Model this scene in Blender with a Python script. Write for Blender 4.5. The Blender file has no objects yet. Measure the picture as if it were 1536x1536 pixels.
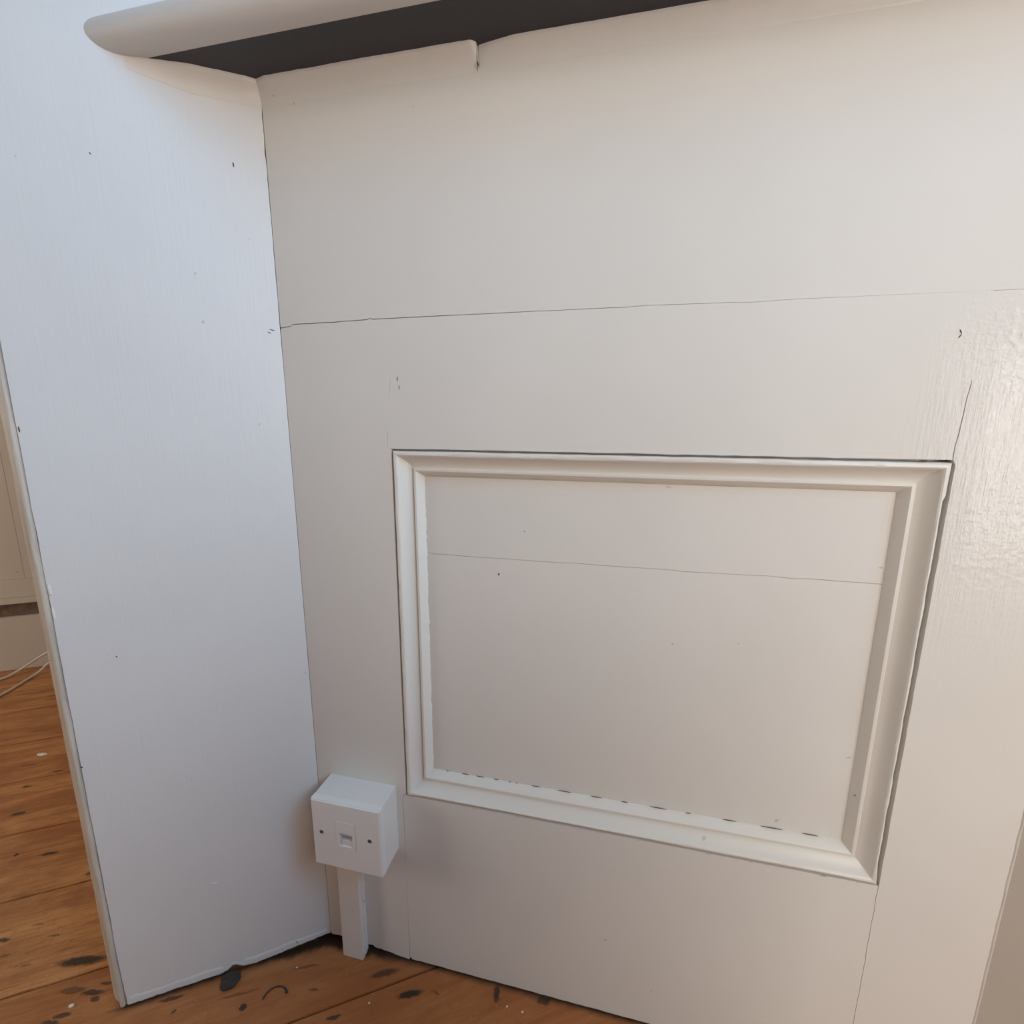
import bpy, bmesh, math, random
from mathutils import Vector, Matrix, noise
from mathutils.geometry import delaunay_2d_cdt

# ------------------------------------------------------------------ frame of reference
# Y = 0 is the face of the panelling under the window, X runs to the right along it, Z is up from the floor.
# The splayed side board leaves the corner (0, 0) along E; NB is its normal, towards the recess.
E = Vector((-0.83854707, -0.54482915, 0.0))
NB = Vector((0.54482915, -0.83854707, 0.0))
TOP = 0.981            # underside of the window sill
PW = 0.6997            # width of the panelling


def SN(s, n, z=0.0):
    return E * s + NB * n + Vector((0, 0, z))


scene = bpy.context.scene
C = scene.collection
random.seed(4)

# ------------------------------------------------------------------ camera
cd = bpy.data.cameras.new('camera')
cam = bpy.data.objects.new('camera', cd)
C.objects.link(cam)
yaw, pitch, roll = -0.228047459, 0.194855096, -0.00434145612
fw = Vector((math.sin(yaw) * math.cos(pitch), math.cos(yaw) * math.cos(pitch), -math.sin(pitch)))
rt = Vector((math.cos(yaw), -math.sin(yaw), 0))
dn = fw.cross(rt)
r2 = math.cos(roll) * rt + math.sin(roll) * dn
d2 = -math.sin(roll) * rt + math.cos(roll) * dn
cam.matrix_world = Matrix(((r2.x, -d2.x, -fw.x, 0.347829153), (r2.y, -d2.y, -fw.y, -0.453054893),
                           (r2.z, -d2.z, -fw.z, 0.678489565), (0, 0, 0, 1)))
cd.sensor_width = 36
cd.lens = 36 * 727.28925 / 1536
cd.clip_start = 0.01
scene.camera = cam

# ------------------------------------------------------------------ world, lights, exposure
w = bpy.data.worlds.new('sky')
scene.world = w
w.use_nodes = True
bg = w.node_tree.nodes['Background']
bg.inputs[0].default_value = (0.55, 0.72, 1.0, 1)
bg.inputs[1].default_value = 0.6
scene.view_settings.view_transform = 'Standard'
scene.view_settings.look = 'None'
scene.view_settings.gamma = 1
scene.view_settings.use_curve_mapping = False
scene.view_settings.exposure = 0.0


def area(name, loc, aim, sx, sy, power, col, spread=180):
    l = bpy.data.lights.new(name, 'AREA')
    l.shape = 'RECTANGLE'
    l.spread = math.radians(spread)
    l.size, l.size_y, l.energy, l.color = sx, sy, power, col
    o = bpy.data.objects.new(name, l)
    C.objects.link(o)
    o.location = loc
    o.rotation_euler = Vector(aim).to_track_quat('-Z', 'Y').to_euler()
    return o


WIN_S, WIN_N = -0.47, 1.70       # the big window of the room, in the wall opposite the side board
area('daylight_room_window', SN(WIN_S, WIN_N - 0.03, 0.92), -NB, 0.66, 1.30, 16.2, (1.0, 0.94, 0.85))
area('daylight_bay_window', (1.37, -0.462, 1.62), (-1.50, 0.39, -0.74), 0.75, 0.85, 5.6, (0.27, 0.60, 1.0), 80)
area('added_rear_fill', SN(2.2, -0.25, 1.25), -E - Vector((0, 0, 0.15)), 0.9, 1.2, 16.0, (1.0, 0.93, 0.84))  # fill light added to brighten the far floor and far wall


# ------------------------------------------------------------------ node helpers
def mat(name):
    m = bpy.data.materials.new(name)
    m.use_nodes = True
    nt = m.node_tree
    return m, nt, nt.nodes['Principled BSDF']


def N(nt, t, ins=None, **kw):
    n = nt.nodes.new(t)
    for k, v in kw.items():
        setattr(n, k, v)
    for k, v in (ins or {}).items():
        if hasattr(v, 'is_output') or isinstance(v, bpy.types.NodeSocket):
            nt.links.new(v, n.inputs[k])
        else:
            n.inputs[k].default_value = v
    return n


def math_(nt, op, a, b=None, clamp=False):
    n = nt.nodes.new('ShaderNodeMath')
    n.operation = op
    n.use_clamp = clamp
    for i, v in enumerate((a, b)):
        if v is None:
            continue
        if isinstance(v, bpy.types.NodeSocket):
            nt.links.new(v, n.inputs[i])
        else:
            n.inputs[i].default_value = v
    return n.outputs[0]


def mix(nt, fac, a, b):
    n = nt.nodes.new('ShaderNodeMix')
    n.data_type = 'RGBA'
    for i, v in ((0, fac), (6, a), (7, b)):
        if isinstance(v, bpy.types.NodeSocket):
            nt.links.new(v, n.inputs[i])
        else:
            n.inputs[i].default_value = v if i == 0 else (*v, 1)
    return n.outputs[2]


def mrange(nt, v, a, b, lo=0.0, hi=1.0):
    n = N(nt, 'ShaderNodeMapRange', {0: v, 1: a, 2: b, 3: lo, 4: hi})
    n.interpolation_type = 'SMOOTHSTEP'
    return n.outputs[0]


def paint(name, col, strokes='z', rough=0.42, bump=0.35, gloss=False, grime=0.0, grime_col=(.22, .19, .15)):
    """old brushed oil paint: strokes along one direction, lumps, a few specks"""
    m, nt, b = mat(name)
    geo = N(nt, 'ShaderNodeNewGeometry')
    pos = geo.outputs['Position']
    sc = {'z': (420, 420, 9), 'x': (9, 9, 420)}[strokes]
    mp = N(nt, 'ShaderNodeVectorMath', {0: pos, 1: sc}, operation='MULTIPLY').outputs[0]
    st = N(nt, 'ShaderNodeTexNoise', {'Vector': mp, 'Scale': 1.0, 'Detail': 3.0, 'Roughness': 0.6}).outputs[0]
    if gloss and strokes == 'z':
        zz = N(nt, 'ShaderNodeSeparateXYZ', {0: pos}).outputs[2]
        mpx = N(nt, 'ShaderNodeVectorMath', {0: pos, 1: (9, 9, 420)}, operation='MULTIPLY').outputs[0]
        sx_ = N(nt, 'ShaderNodeTexNoise', {'Vector': mpx, 'Scale': 1.0, 'Detail': 3.0, 'Roughness': 0.6}).outputs[0]
        k = mrange(nt, zz, 0.69, 0.765)
        st = math_(nt, 'ADD', math_(nt, 'MULTIPLY', st, math_(nt, 'SUBTRACT', 1.0, k)), math_(nt, 'MULTIPLY', sx_, k))
    lump = N(nt, 'ShaderNodeTexNoise', {'Vector': pos, 'Scale': 26.0, 'Detail': 2.0}).outputs[0]
    fine = N(nt, 'ShaderNodeTexNoise', {'Vector': pos, 'Scale': 700.0, 'Detail': 1.0}).outputs[0]
    h = math_(nt, 'ADD', math_(nt, 'MULTIPLY', st, 0.00022), math_(nt, 'MULTIPLY', lump, 0.0012))
    h = math_(nt, 'ADD', h, math_(nt, 'MULTIPLY', fine, 0.00006))
    r = rough
    if gloss:
        sep = N(nt, 'ShaderNodeSeparateXYZ', {0: pos})
        wob = N(nt, 'ShaderNodeTexNoise', {'Vector': N(nt, 'ShaderNodeVectorMath', {0: pos, 1: (30, 30, 8)}, operation='MULTIPLY').outputs[0],
                                           'Scale': 1.0, 'Detail': 3.0}).outputs[0]
        mp2 = N(nt, 'ShaderNodeVectorMath', {0: pos, 1: (330, 330, 22)}, operation='MULTIPLY').outputs[0]
        st2 = N(nt, 'ShaderNodeTexNoise', {'Vector': mp2, 'Scale': 1.0, 'Detail': 4.0, 'Roughness': 0.65}).outputs[0]
        dab = N(nt, 'ShaderNodeTexNoise', {'Vector': pos, 'Scale': 190.0, 'Detail': 2.0}).outputs[0]
        xm = mrange(nt, math_(nt, 'ADD', sep.outputs[0], math_(nt, 'ADD', math_(nt, 'MULTIPLY', st2, 0.05), math_(nt, 'MULTIPLY', wob, 0.03))), 0.605, 0.665)
        g = math_(nt, 'MULTIPLY', xm, mrange(nt, sep.outputs[2], 0.42, 0.64))
        g = math_(nt, 'MULTIPLY', g, mrange(nt, math_(nt, 'ADD', sep.outputs[2], math_(nt, 'MULTIPLY', dab, 0.14)), 0.84, 0.75))
        rough2 = math_(nt, 'ADD', math_(nt, 'MULTIPLY', st2, 0.0030), math_(nt, 'MULTIPLY', dab, 0.0022))
        h = math_(nt, 'ADD', h, math_(nt, 'MULTIPLY', g, rough2))
        nt.links.new(math_(nt, 'ADD', math_(nt, 'MULTIPLY', g, 0.55), 0.2), b.inputs['Specular IOR Level'])
        r = math_(nt, 'SUBTRACT', rough, math_(nt, 'MULTIPLY', g, 0.42))
    bp = N(nt, 'ShaderNodeBump', {'Height': h, 'Strength': bump, 'Distance': 1.0})
    nt.links.new(bp.outputs[0], b.inputs['Normal'])
    big = N(nt, 'ShaderNodeTexNoise', {'Vector': pos, 'Scale': 5.0, 'Detail': 4.0}).outputs[0]
    c = mix(nt, mrange(nt, big, 0.35, 0.7), tuple(v * 0.965 for v in col), col)
    sp = N(nt, 'ShaderNodeTexNoise', {'Vector': pos, 'Scale': 95.0, 'Detail': 1.0}).outputs[0]
    c = mix(nt, mrange(nt, sp, 0.795, 0.83, 0, 0.35), c, (.25, .22, .19))
    if grime:
        gm = N(nt, 'ShaderNodeTexNoise', {'Vector': N(nt, 'ShaderNodeVectorMath', {0: pos, 1: (160, 160, 14)}, operation='MULTIPLY').outputs[0],
                                          'Scale': 1.0, 'Detail': 4.0}).outputs[0]
        c = mix(nt, mrange(nt, gm, 0.42, 0.72, 0, grime), c, grime_col)
    nt.links.new(c, b.inputs['Base Color'])
    if isinstance(r, float):
        b.inputs['Roughness'].default_value = r
    else:
        nt.links.new(r, b.inputs['Roughness'])
    return m


def plain(name, col, rough=0.5, metal=0.0, var=0.08, scale=60.0, bump=0.0):
    m, nt, b = mat(name)
    pos = N(nt, 'ShaderNodeNewGeometry').outputs['Position']
    n = N(nt, 'ShaderNodeTexNoise', {'Vector': pos, 'Scale': scale, 'Detail': 3.0}).outputs[0]
    c = mix(nt, n, tuple(v * (1 - var) for v in col), tuple(min(1, v * (1 + var)) for v in col))
    nt.links.new(c, b.inputs['Base Color'])
    b.inputs['Roughness'].default_value = rough
    b.inputs['Metallic'].default_value = metal
    if bump:
        bp = N(nt, 'ShaderNodeBump', {'Height': n, 'Strength': 0.6, 'Distance': bump})
        nt.links.new(bp.outputs[0], b.inputs['Normal'])
    return m


# knots, dents and gouges of the boards: (s, n, half length, half width, turn, darkness)
MARKS = [(0.2956, -0.0775, 0.031, 0.0062, 0.22, 0.95), (0.465, -0.2986, 0.003, 0.003, 0, .9), (0.4172, -0.284, 0.013, 0.003, 0.1, .9),
         (0.4056, -0.143, 0.008, 0.0035, 0.35, .85), (-0.0886, 0.0985, 0.0155, 0.0042, 0.15, 1.0), (-0.1863, 0.1331, 0.004, 0.009, 0.3, .9),
         (-0.236, 0.158, 0.009, 0.005, 0.5, .8), (-0.0023, 0.0925, 0.0085, 0.0022, 0.1, .85), (-0.062, 0.0655, 0.018, 0.0042, 0.12, .75),
         (0.2914, -0.0418, 0.016, 0.004, 0.25, .6), (0.2908, -0.015, 0.009, 0.003, 0.2, .8), (0.300, -0.010, 0.012, 0.004, 0.4, .8),
         (0.268, -0.031, 0.014, 0.0035, 0.3, .85), (0.262, -0.022, 0.006, 0.0035, 0.2, .8), (0.254, -0.037, 0.010, 0.0022, 0.3, .7),
         (0.5328, -0.474, 0.008, 0.003, 0.1, .7), (0.50, -0.505, 0.010, 0.0028, 0.05, .75), (0.485, -0.585, 0.012, 0.003, 0.05, .7),
         (0.56, -0.545, 0.015, 0.003, 0.1, .5), (0.535, -0.475, 0.004, 0.003, 0, .9), (0.51, -0.40, 0.012, 0.004, 0.1, .85),
         (0.3421, -0.222, 0.006, 0.004, 0, .7), (0.372, -0.153, 0.007, 0.002, 0.2, .4), (0.392, -0.118, 0.006, 0.002, 0.1, .5),
         (0.345, -0.128, 0.007, 0.0018, 0.3, .6), (0.36, -0.095, 0.006, 0.0016, 0.1, .5), (0.60, -0.67, 0.02, 0.003, 0.05, .4),
         (0.63, -0.83, 0.03, 0.004, 0.03, .5), (0.70, -0.86, 0.03, 0.003, 0.03, .4), (-0.118, 0.108, 0.006, 0.0012, 0.6, .6),
         (0.02, 0.055, 0.006, 0.001, 0.3, .6), (0.103, 0.030, 0.02, 0.0016, 0.1, .45), (0.178, 0.008, 0.014, 0.002, 0.1, .8),
         (0.172, 0.024, 0.003, 0.002, 0.1, .8), (0.03, 0.025, 0.016, 0.0018, 0.15, .55)]


def wood():
    m, nt, b = mat('waxed_pine')
    pos = N(nt, 'ShaderNodeNewGeometry').outputs['Position']
    s = N(nt, 'ShaderNodeVectorMath', {0: pos, 1: tuple(E)}, operation='DOT_PRODUCT').outputs['Value']
    n = N(nt, 'ShaderNodeVectorMath', {0: pos, 1: tuple(NB)}, operation='DOT_PRODUCT').outputs['Value']
    rnd = N(nt, 'ShaderNodeObjectInfo').outputs['Random']
    z = math_(nt, 'MULTIPLY', rnd, 7.0)

    def coords(a, c):
        return N(nt, 'ShaderNodeCombineXYZ', {0: math_(nt, 'MULTIPLY', s, a), 1: math_(nt, 'MULTIPLY', n, c), 2: z}).outputs[0]
    g1 = N(nt, 'ShaderNodeTexNoise', {'Vector': coords(5, 34), 'Scale': 1.0, 'Detail': 5.0, 'Roughness': 0.55, 'Distortion': 0.9}).outputs[0]
    g2 = N(nt, 'ShaderNodeTexNoise', {'Vector': coords(24, 330), 'Scale': 1.0, 'Detail': 3.0}).outputs[0]
    g3 = N(nt, 'ShaderNodeTexNoise', {'Vector': coords(9, 14), 'Scale': 1.0, 'Detail': 5.0, 'Roughness': 0.65}).outputs[0]
    c = mix(nt, mrange(nt, g1, 0.3, 0.7), (.36, .130, .036), (.61, .285, .100))
    c = mix(nt, mrange(nt, g2, 0.46, 0.72, 0, 0.55), c, (.24, .078, .020))
    c = mix(nt, mrange(nt, g3, 0.47, 0.74, 0, 0.65), c, (.25, .072, .018))
    g4 = N(nt, 'ShaderNodeTexNoise', {'Vector': pos, 'Scale': 120.0, 'Detail': 4.0, 'Roughness': 0.7}).outputs[0]
    c = mix(nt, mrange(nt, g4, 0.52, 0.72, 0, 0.35), c, (.16, .048, .014))
    c = mix(nt, math_(nt, 'MULTIPLY', rnd, 0.22), c, (.40, .15, .05))
    # worn, redder boards close to the panelling
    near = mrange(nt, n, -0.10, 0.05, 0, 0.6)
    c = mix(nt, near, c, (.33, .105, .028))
    # white speckle of sanding dust and paint drops
    dv = N(nt, 'ShaderNodeTexNoise', {'Vector': pos, 'Scale': 430.0, 'Detail': 1.0}).outputs[0]
    c = mix(nt, mrange(nt, dv, 0.72, 0.79, 0, 0.5), c, (.75, .55, .40))
    wob = N(nt, 'ShaderNodeTexNoise', {'Vector': pos, 'Scale': 190.0, 'Detail': 3.0}).outputs['Color']
    wob = N(nt, 'ShaderNodeVectorMath', {0: wob, 1: (.5, .5, .5)}, operation='SUBTRACT').outputs[0]
    wx = N(nt, 'ShaderNodeSeparateXYZ', {0: wob})
    sw = math_(nt, 'ADD', s, math_(nt, 'MULTIPLY', wx.outputs[0], 0.010))
    nw = math_(nt, 'ADD', n, math_(nt, 'MULTIPLY', wx.outputs[1], 0.0042))
    tot = None
    p2 = N(nt, 'ShaderNodeCombineXYZ', {0: sw, 1: nw, 2: 0.0}).outputs[0]
    for (ks, kn, a, bw, tu, dk) in MARKS:
        mp = N(nt, 'ShaderNodeMapping', {'Vector': p2, 'Location': (ks, kn, 0), 'Rotation': (0, 0, -tu), 'Scale': (a, bw, 1)}, vector_type='TEXTURE')
        ln = N(nt, 'ShaderNodeVectorMath', {0: mp.outputs[0]}, operation='LENGTH').outputs['Value']
        k = mrange(nt, ln, 1.25, 0.55, 0, dk)
        tot = k if tot is None else math_(nt, 'MAXIMUM', tot, k)
    c = mix(nt, tot, c, (.030, .016, .008))
    # black dirt swept into the foot of the boards
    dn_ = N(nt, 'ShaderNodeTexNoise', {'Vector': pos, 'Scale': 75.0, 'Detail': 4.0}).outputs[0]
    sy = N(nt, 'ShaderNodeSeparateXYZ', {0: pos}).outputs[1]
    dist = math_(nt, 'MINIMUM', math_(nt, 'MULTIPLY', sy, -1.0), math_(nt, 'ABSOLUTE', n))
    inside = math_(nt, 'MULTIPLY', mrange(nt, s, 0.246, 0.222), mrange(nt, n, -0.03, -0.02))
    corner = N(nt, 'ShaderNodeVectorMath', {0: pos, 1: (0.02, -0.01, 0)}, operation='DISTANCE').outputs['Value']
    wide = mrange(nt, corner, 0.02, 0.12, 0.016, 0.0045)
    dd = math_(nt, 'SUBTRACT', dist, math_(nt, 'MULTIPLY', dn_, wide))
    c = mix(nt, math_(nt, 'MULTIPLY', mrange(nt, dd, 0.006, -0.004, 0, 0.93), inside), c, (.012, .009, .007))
    nt.links.new(c, b.inputs['Base Color'])
    b.inputs['Roughness'].default_value = 0.5
    h = math_(nt, 'SUBTRACT', math_(nt, 'MULTIPLY', g2, 0.0003), math_(nt, 'MULTIPLY', tot, 0.0012))
    h = math_(nt, 'ADD', h, math_(nt, 'MULTIPLY', dn_, 0.0004))
    bp = N(nt, 'ShaderNodeBump', {'Height': h, 'Strength': 0.7, 'Distance': 1.0})
    nt.links.new(bp.outputs[0], b.inputs['Normal'])
    return m


WHITE = (0.74, 0.705, 0.66)
M_H = paint('cream_paint_brushed_across', WHITE, 'x', rough=0.55, gloss=True)
M_V = paint('cream_paint_brushed_upright', WHITE, 'z', rough=0.55, gloss=True)
M_BOARD = paint('white_paint_side_board', (0.755, 0.745, 0.735), 'z', rough=0.40, bump=0.45)
M_MOULD = paint('cream_gloss_paint_moulding', (0.76, 0.725, 0.67), 'x', rough=0.36, bump=0.35)
M_TRIM = paint('worn_cream_paint_edge', (0.60, 0.53, 0.45), 'z', rough=0.5, bump=0.6, grime=0.35)
M_FAR = paint('old_cream_paint', (0.62, 0.54, 0.45), 'z', rough=0.5)
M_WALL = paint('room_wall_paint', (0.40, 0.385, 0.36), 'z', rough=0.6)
M_BEIGE = paint('beige_wall_paint_shaded', (0.58, 0.525, 0.46), 'z', rough=0.6)  # darker than the panelling paint: the wall's shade is put into the colour
M_SILL = paint('white_paint_sill', (0.62, 0.60, 0.575), 'x', rough=0.42)
M_CAULK = paint('painted_filler', (0.76, 0.715, 0.67), 'x', rough=0.45, bump=0.7)
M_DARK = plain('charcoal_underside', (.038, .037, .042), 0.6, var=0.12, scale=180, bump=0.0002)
M_GRIME = plain('grime', (.035, .026, .020), 0.9, var=0.3, scale=120, bump=0.0006)
M_GAP = plain('bare_old_timber', (.10, .068, .042), 0.9, var=0.3, scale=90)
M_PLASTIC = plain('white_plastic', (.80, .80, .79), 0.28, var=0.01)
M_PLASTIC2 = plain('aged_white_plastic', (.77, .755, .735), 0.33, var=0.02)
M_TRUNK = plain('trunking_plastic', (.74, .705, .67), 0.38, var=0.04, scale=40)
M_SCREW = plain('dull_screw_steel', (.22, .21, .19), 0.5, metal=0.7, var=0.2, scale=400)
M_BLACK = plain('dark_recess', (.03, .028, .026), 0.7)
M_CABLE = plain('cream_cable_sheath', (.66, .58, .50), 0.4, var=0.05)
M_FLAKE = plain('white_paint_flake', (.80, .74, .66), 0.6, var=0.1)
M_LUMP = plain('dark_grey_dirt', (.046, .036, .029), 0.85, var=0.5, scale=260, bump=0.0012)
M_FRAME = plain('white_sash_paint', (.80, .79, .77), 0.35, var=0.02)
M_WOOD = wood()


def glass():
    m, nt, b = mat('window_glass')
    b.inputs['Base Color'].default_value = (.95, .97, .97, 1)
    b.inputs['Transmission Weight'].default_value = 1
    b.inputs['Roughness'].default_value = 0.0
    return m


M_GLASS = glass()


# ------------------------------------------------------------------ mesh helpers
def obj(name, bm, m, parent=None, kind=None, label=None, cat=None, group=None, smooth=0):
    me = bpy.data.meshes.new(name)
    bmesh.ops.recalc_face_normals(bm, faces=bm.faces[:])
    bm.to_mesh(me)
    bm.free()
    me.materials.append(m)
    if smooth:
        for p in me.polygons:
            p.use_smooth = True
        me.set_sharp_from_angle(angle=math.radians(smooth))
    o = bpy.data.objects.new(name, me)
    C.objects.link(o)
    if parent:
        o.parent = parent
        o.matrix_parent_inverse = parent.matrix_basis.inverted()
    for k, v in (('kind', kind), ('label', label), ('category', cat), ('group', group)):
        if v:
            o[k] = v
    return o


def empty(name, loc=(0, 0, 0), kind=None, label=None, cat=None, group=None):
    o = bpy.data.objects.new(name, None)
    C.objects.link(o)
    o.location = loc
    o.empty_display_size = 0.05
    for k, v in (('kind', kind), ('label', label), ('category', cat), ('group', group)):
        if v:
            o[k] = v
    return o


def prism(front, back):
    """front and back: equal lists of points, one outline; closed solid between them"""
    bm = bmesh.new()
    if len(front) <= 6:
        a = [bm.verts.new(p) for p in front]
        b = [bm.verts.new(p) for p in back]
        bm.faces.new(a)
        bm.faces.new(list(reversed(b)))
        k = len(a)
        for i in range(k):
            bm.faces.new((a[i], b[i], b[(i + 1) % k], a[(i + 1) % k]))
        return bm
    # long ragged outlines: constrained triangulation
    u = Vector((1, 0, 0)) if abs(front[0].y - front[-1].y) + abs(front[0].y - front[len(front) // 2].y) < 1e-7 else E
    o, off = front[0], back[0] - front[0]
    p2 = [Vector(((p - o).dot(u), p.z)) for p in front]
    k = len(p2)
    vs, es, fs, _, _, _ = delaunay_2d_cdt(p2, [(i, (i + 1) % k) for i in range(k)], [], 2, 1e-7)
    a = [bm.verts.new(Vector((o.x + u.x * v.x, o.y + u.y * v.x, v.y))) for v in vs]
    b = [bm.verts.new(v.co + off) for v in a]
    use = {}
    for f in fs:
        bm.faces.new([a[i] for i in f])
        bm.faces.new([b[i] for i in reversed(f)])
        for i in range(len(f)):
            e = (f[i], f[(i + 1) % len(f)])
            use.setdefault(tuple(sorted(e)), []).append(e)
    for es_ in use.values():
        if len(es_) == 1:
            i, j = es_[0]
            bm.faces.new((a[i], b[i], b[j], a[j]))
    return bm


def board_xz(pts, y0, y1):
    return prism([Vector((x, y0, z)) for x, z in pts], [Vector((x, y1, z)) for x, z in pts])


def board_sz(pts, n0, n1):
    return prism([SN(s, n0, z) for s, z in pts], [SN(s, n1, z) for s, z in pts])


def poly_up(pts, z0, z1):
    return prism([Vector((p[0], p[1], z0)) for p in pts], [Vector((p[0], p[1], z1)) for p in pts])


def bevel(bm, w, seg=2, ang=30):
    es = [e for e in bm.edges if len(e.link_faces) == 2 and e.calc_face_angle(0) > math.radians(ang)]
    bmesh.ops.bevel(bm, geom=es, offset=w, segments=seg, affect='EDGES', profile=0.5)
    return bm


def box(x0, x1, y0, y1, z0, z1, bev=0):
    bm = board_xz([(x0, z0), (x1, z0), (x1, z1), (x0, z1)], y0, y1)
    if bev:
        bevel(bm, bev)
    return bm


def box_sn(s0, s1, n0, n1, z0, z1, bev=0):
    bm = board_sz([(s0, z0), (s1, z0), (s1, z1), (s0, z1)], n0, n1)
    if bev:
        bevel(bm, bev)
    return bm


def tube(pts, r, seg=10):
    bm = bmesh.new()
    rings = []
    for i, p in enumerate(pts):
        t = (pts[min(i + 1, len(pts) - 1)] - pts[max(i - 1, 0)]).normalized()
        u = t.cross(Vector((0, 0, 1)))
        if u.length < 1e-3:
            u = Vector((1, 0, 0))
        u.normalize()
        v = u.cross(t)
        rr = r(i / (len(pts) - 1)) if callable(r) else r
        rings.append([bm.verts.new(p + rr * (math.cos(a) * u + math.sin(a) * v)) for a in [2 * math.pi * k / seg for k in range(seg)]])
    for a, b in zip(rings, rings[1:]):
        for k in range(seg):
            bm.faces.new((a[k], a[(k + 1) % seg], b[(k + 1) % seg], b[k]))
    bm.faces.new(rings[0])
    bm.faces.new(rings[-1])
    return bm


def sweep(rings, caps=True):
    bm = bmesh.new()
    vs = [[bm.verts.new(p) for p in r] for r in rings]
    k = len(vs[0])
    for a, b in zip(vs, vs[1:]):
        for i in range(k):
            bm.faces.new((a[i], a[(i + 1) % k], b[(i + 1) % k], b[i]))
    if caps:
        f1 = bm.faces.new(vs[0])
        f2 = bm.faces.new(vs[-1])
        bmesh.ops.triangulate(bm, faces=[f1, f2])
    return bm


def nz(x, seed, f=60.0):
    return noise.noise(Vector((x * f, seed * 7.31, 0.5))) + 0.5 * noise.noise(Vector((x * f * 2.7, seed * 3.17, 4.5)))


def lerp_path(keys, step):
    """dense polyline through keys"""
    out = []
    for (a, b), (c, d) in zip(keys, keys[1:]):
        k = max(1, int(math.hypot(c - a, d - b) / step))
        for i in range(k):
            t = i / k
            out.append((a + (c - a) * t, b + (d - b) * t))
    out.append(keys[-1])
    return out


# ================================================================== SETTING
# ------------------------------------------------------------------ floor
floor = empty('floor', (0, 0, 0), kind='structure', label='orange pine floorboards with dark knots and gaps', )
fb = box_sn(-2.6, 2.4, -1.3, 2.75, -0.05, -0.024)
obj('subfloor', fb, M_GRIME, floor)
joints = [-1.05, -0.912, -0.776, -0.634, -0.495, -0.348, -0.208, -0.0595, 0.0805]
while joints[-1] < 2.5:
    joints.append(joints[-1] + 0.141)
planks = []
for i, (a, b) in enumerate(zip(joints, joints[1:])):
    g = [0.0011, 0.0006, 0.0010, 0.0014, 0.0009, 0.0011, 0.0012, 0.0012][i % 8]
    bm = board_sz([(-2.5, -0.022), (2.3, -0.022), (2.3, 0.0), (-2.5, 0.0)], a + g, b - g * 0.3)
    es = [e for e in bm.edges if all(abs(v.co.z) < 1e-6 for v in e.verts) and e.calc_length() > 2]
    bmesh.ops.bevel(bm, geom=es, offset=0.0008, segments=2, affect='EDGES')
    planks.append(obj('plank', bm, M_WOOD, floor))

# ------------------------------------------------------------------ panelling under the window
wp = empty('wall_window', (0, 0, 0), kind='structure', label='cream painted panelling under the window sill')
obj('backing', box(-0.05, PW + 0.05, 0.021, 0.04, 0.0, 1.02), M_GAP, wp)

CR = lerp_path([(0.0004, 0.7655), (0.012, 0.7668), (0.0135, 0.7684), (0.022, 0.7686), (0.060, 0.7690), (0.098, 0.7700), (0.1005, 0.7712), (0.103, 0.7702), (0.14, 0.7703),
                (0.262, 0.7708), (0.345, 0.7709), (0.348, 0.7714), (0.43, 0.7709), (0.435, 0.7703), (0.455, 0.7707), (0.470, 0.7712)], 0.004)
CR = [(x, z + (0.00022 * nz(x, 1, 120) if x < 0.45 else 0)) for x, z in CR]


def gap(x):
    return 0.0 if x > 0.47 else (0.00042 - 0.00030 * max(0, (x - 0.05) / 0.42)) * (0.8 + 0.4 * abs(nz(x, 2, 80)))


XJ1, XJ2 = 0.1135, 0.6025
ZB, ZT = 0.2415, 0.6460


def foot(x):
    """ragged lower edge of the panelling"""
    if x < 0.062:
        return 0.0085 - 0.03 * max(0, x - 0.012) + 0.0016 * nz(x, 3, 160)
    if x < XJ1:
        return 0.0055 - 0.0055 * (x - 0.062) / (XJ1 - 0.062) + 0.0010 * nz(x, 3, 160)
    return 0.0018 + 0.0006 * nz(x, 3, 90)


def cornerx(z):
    """ragged left edge of the panelling, against the side board"""
    return 0.0001 + 0.0003 * abs(nz(z, 5, 70))


def frange(a, b, n):
    return [a + (b - a) * i / n for i in range(n + 1)]


# top board
pts = [(cornerx(z), z) for z in frange(1.0, 0.768, 60)]
pts += [(x, z + gap(x)) for x, z in CR] + [(PW, 0.7712), (PW, 1.0)]
obj('board', board_xz(pts, 0, 0.02), M_H, wp)
# joint of left stile and top rail, seen as a broken crack
J1 = [(XJ1 - 0.0005 + 0.0007 * nz(z, 7, 90) + 0.012 * max(0, (z - 0.655) / 0.12), z) for z in frange(0.6475, 0.7690, 34)]


def g1(z):
    return 0.00016 if (0.640 < z < 0.662 or 0.695 < z < 0.714) else 0.0


JL = [(XJ1 - 0.001 + 0.0009 * nz(z, 8, 110) * (1 if z < 0.07 else 0.3), z) for z in frange(0.0015, ZB + 0.001, 60)]


def g2(z):
    return 0.00028 if z < 0.06 else (0.00010 if z < 0.15 else 0.00022)


def crack_z(x):
    for (a, b), (c, d) in zip(CR, CR[1:]):
        if a <= x <= c:
            return b + (d - b) * (x - a) / max(1e-9, c - a)
    return 0.7712


top_l = [(x, z) for x, z in CR if x < J1[-1][0] - 0.001]
top_r = [(x, z) for x, z in CR if x > J1[-1][0] + 0.001]
zj = crack_z(J1[-1][0])
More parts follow.
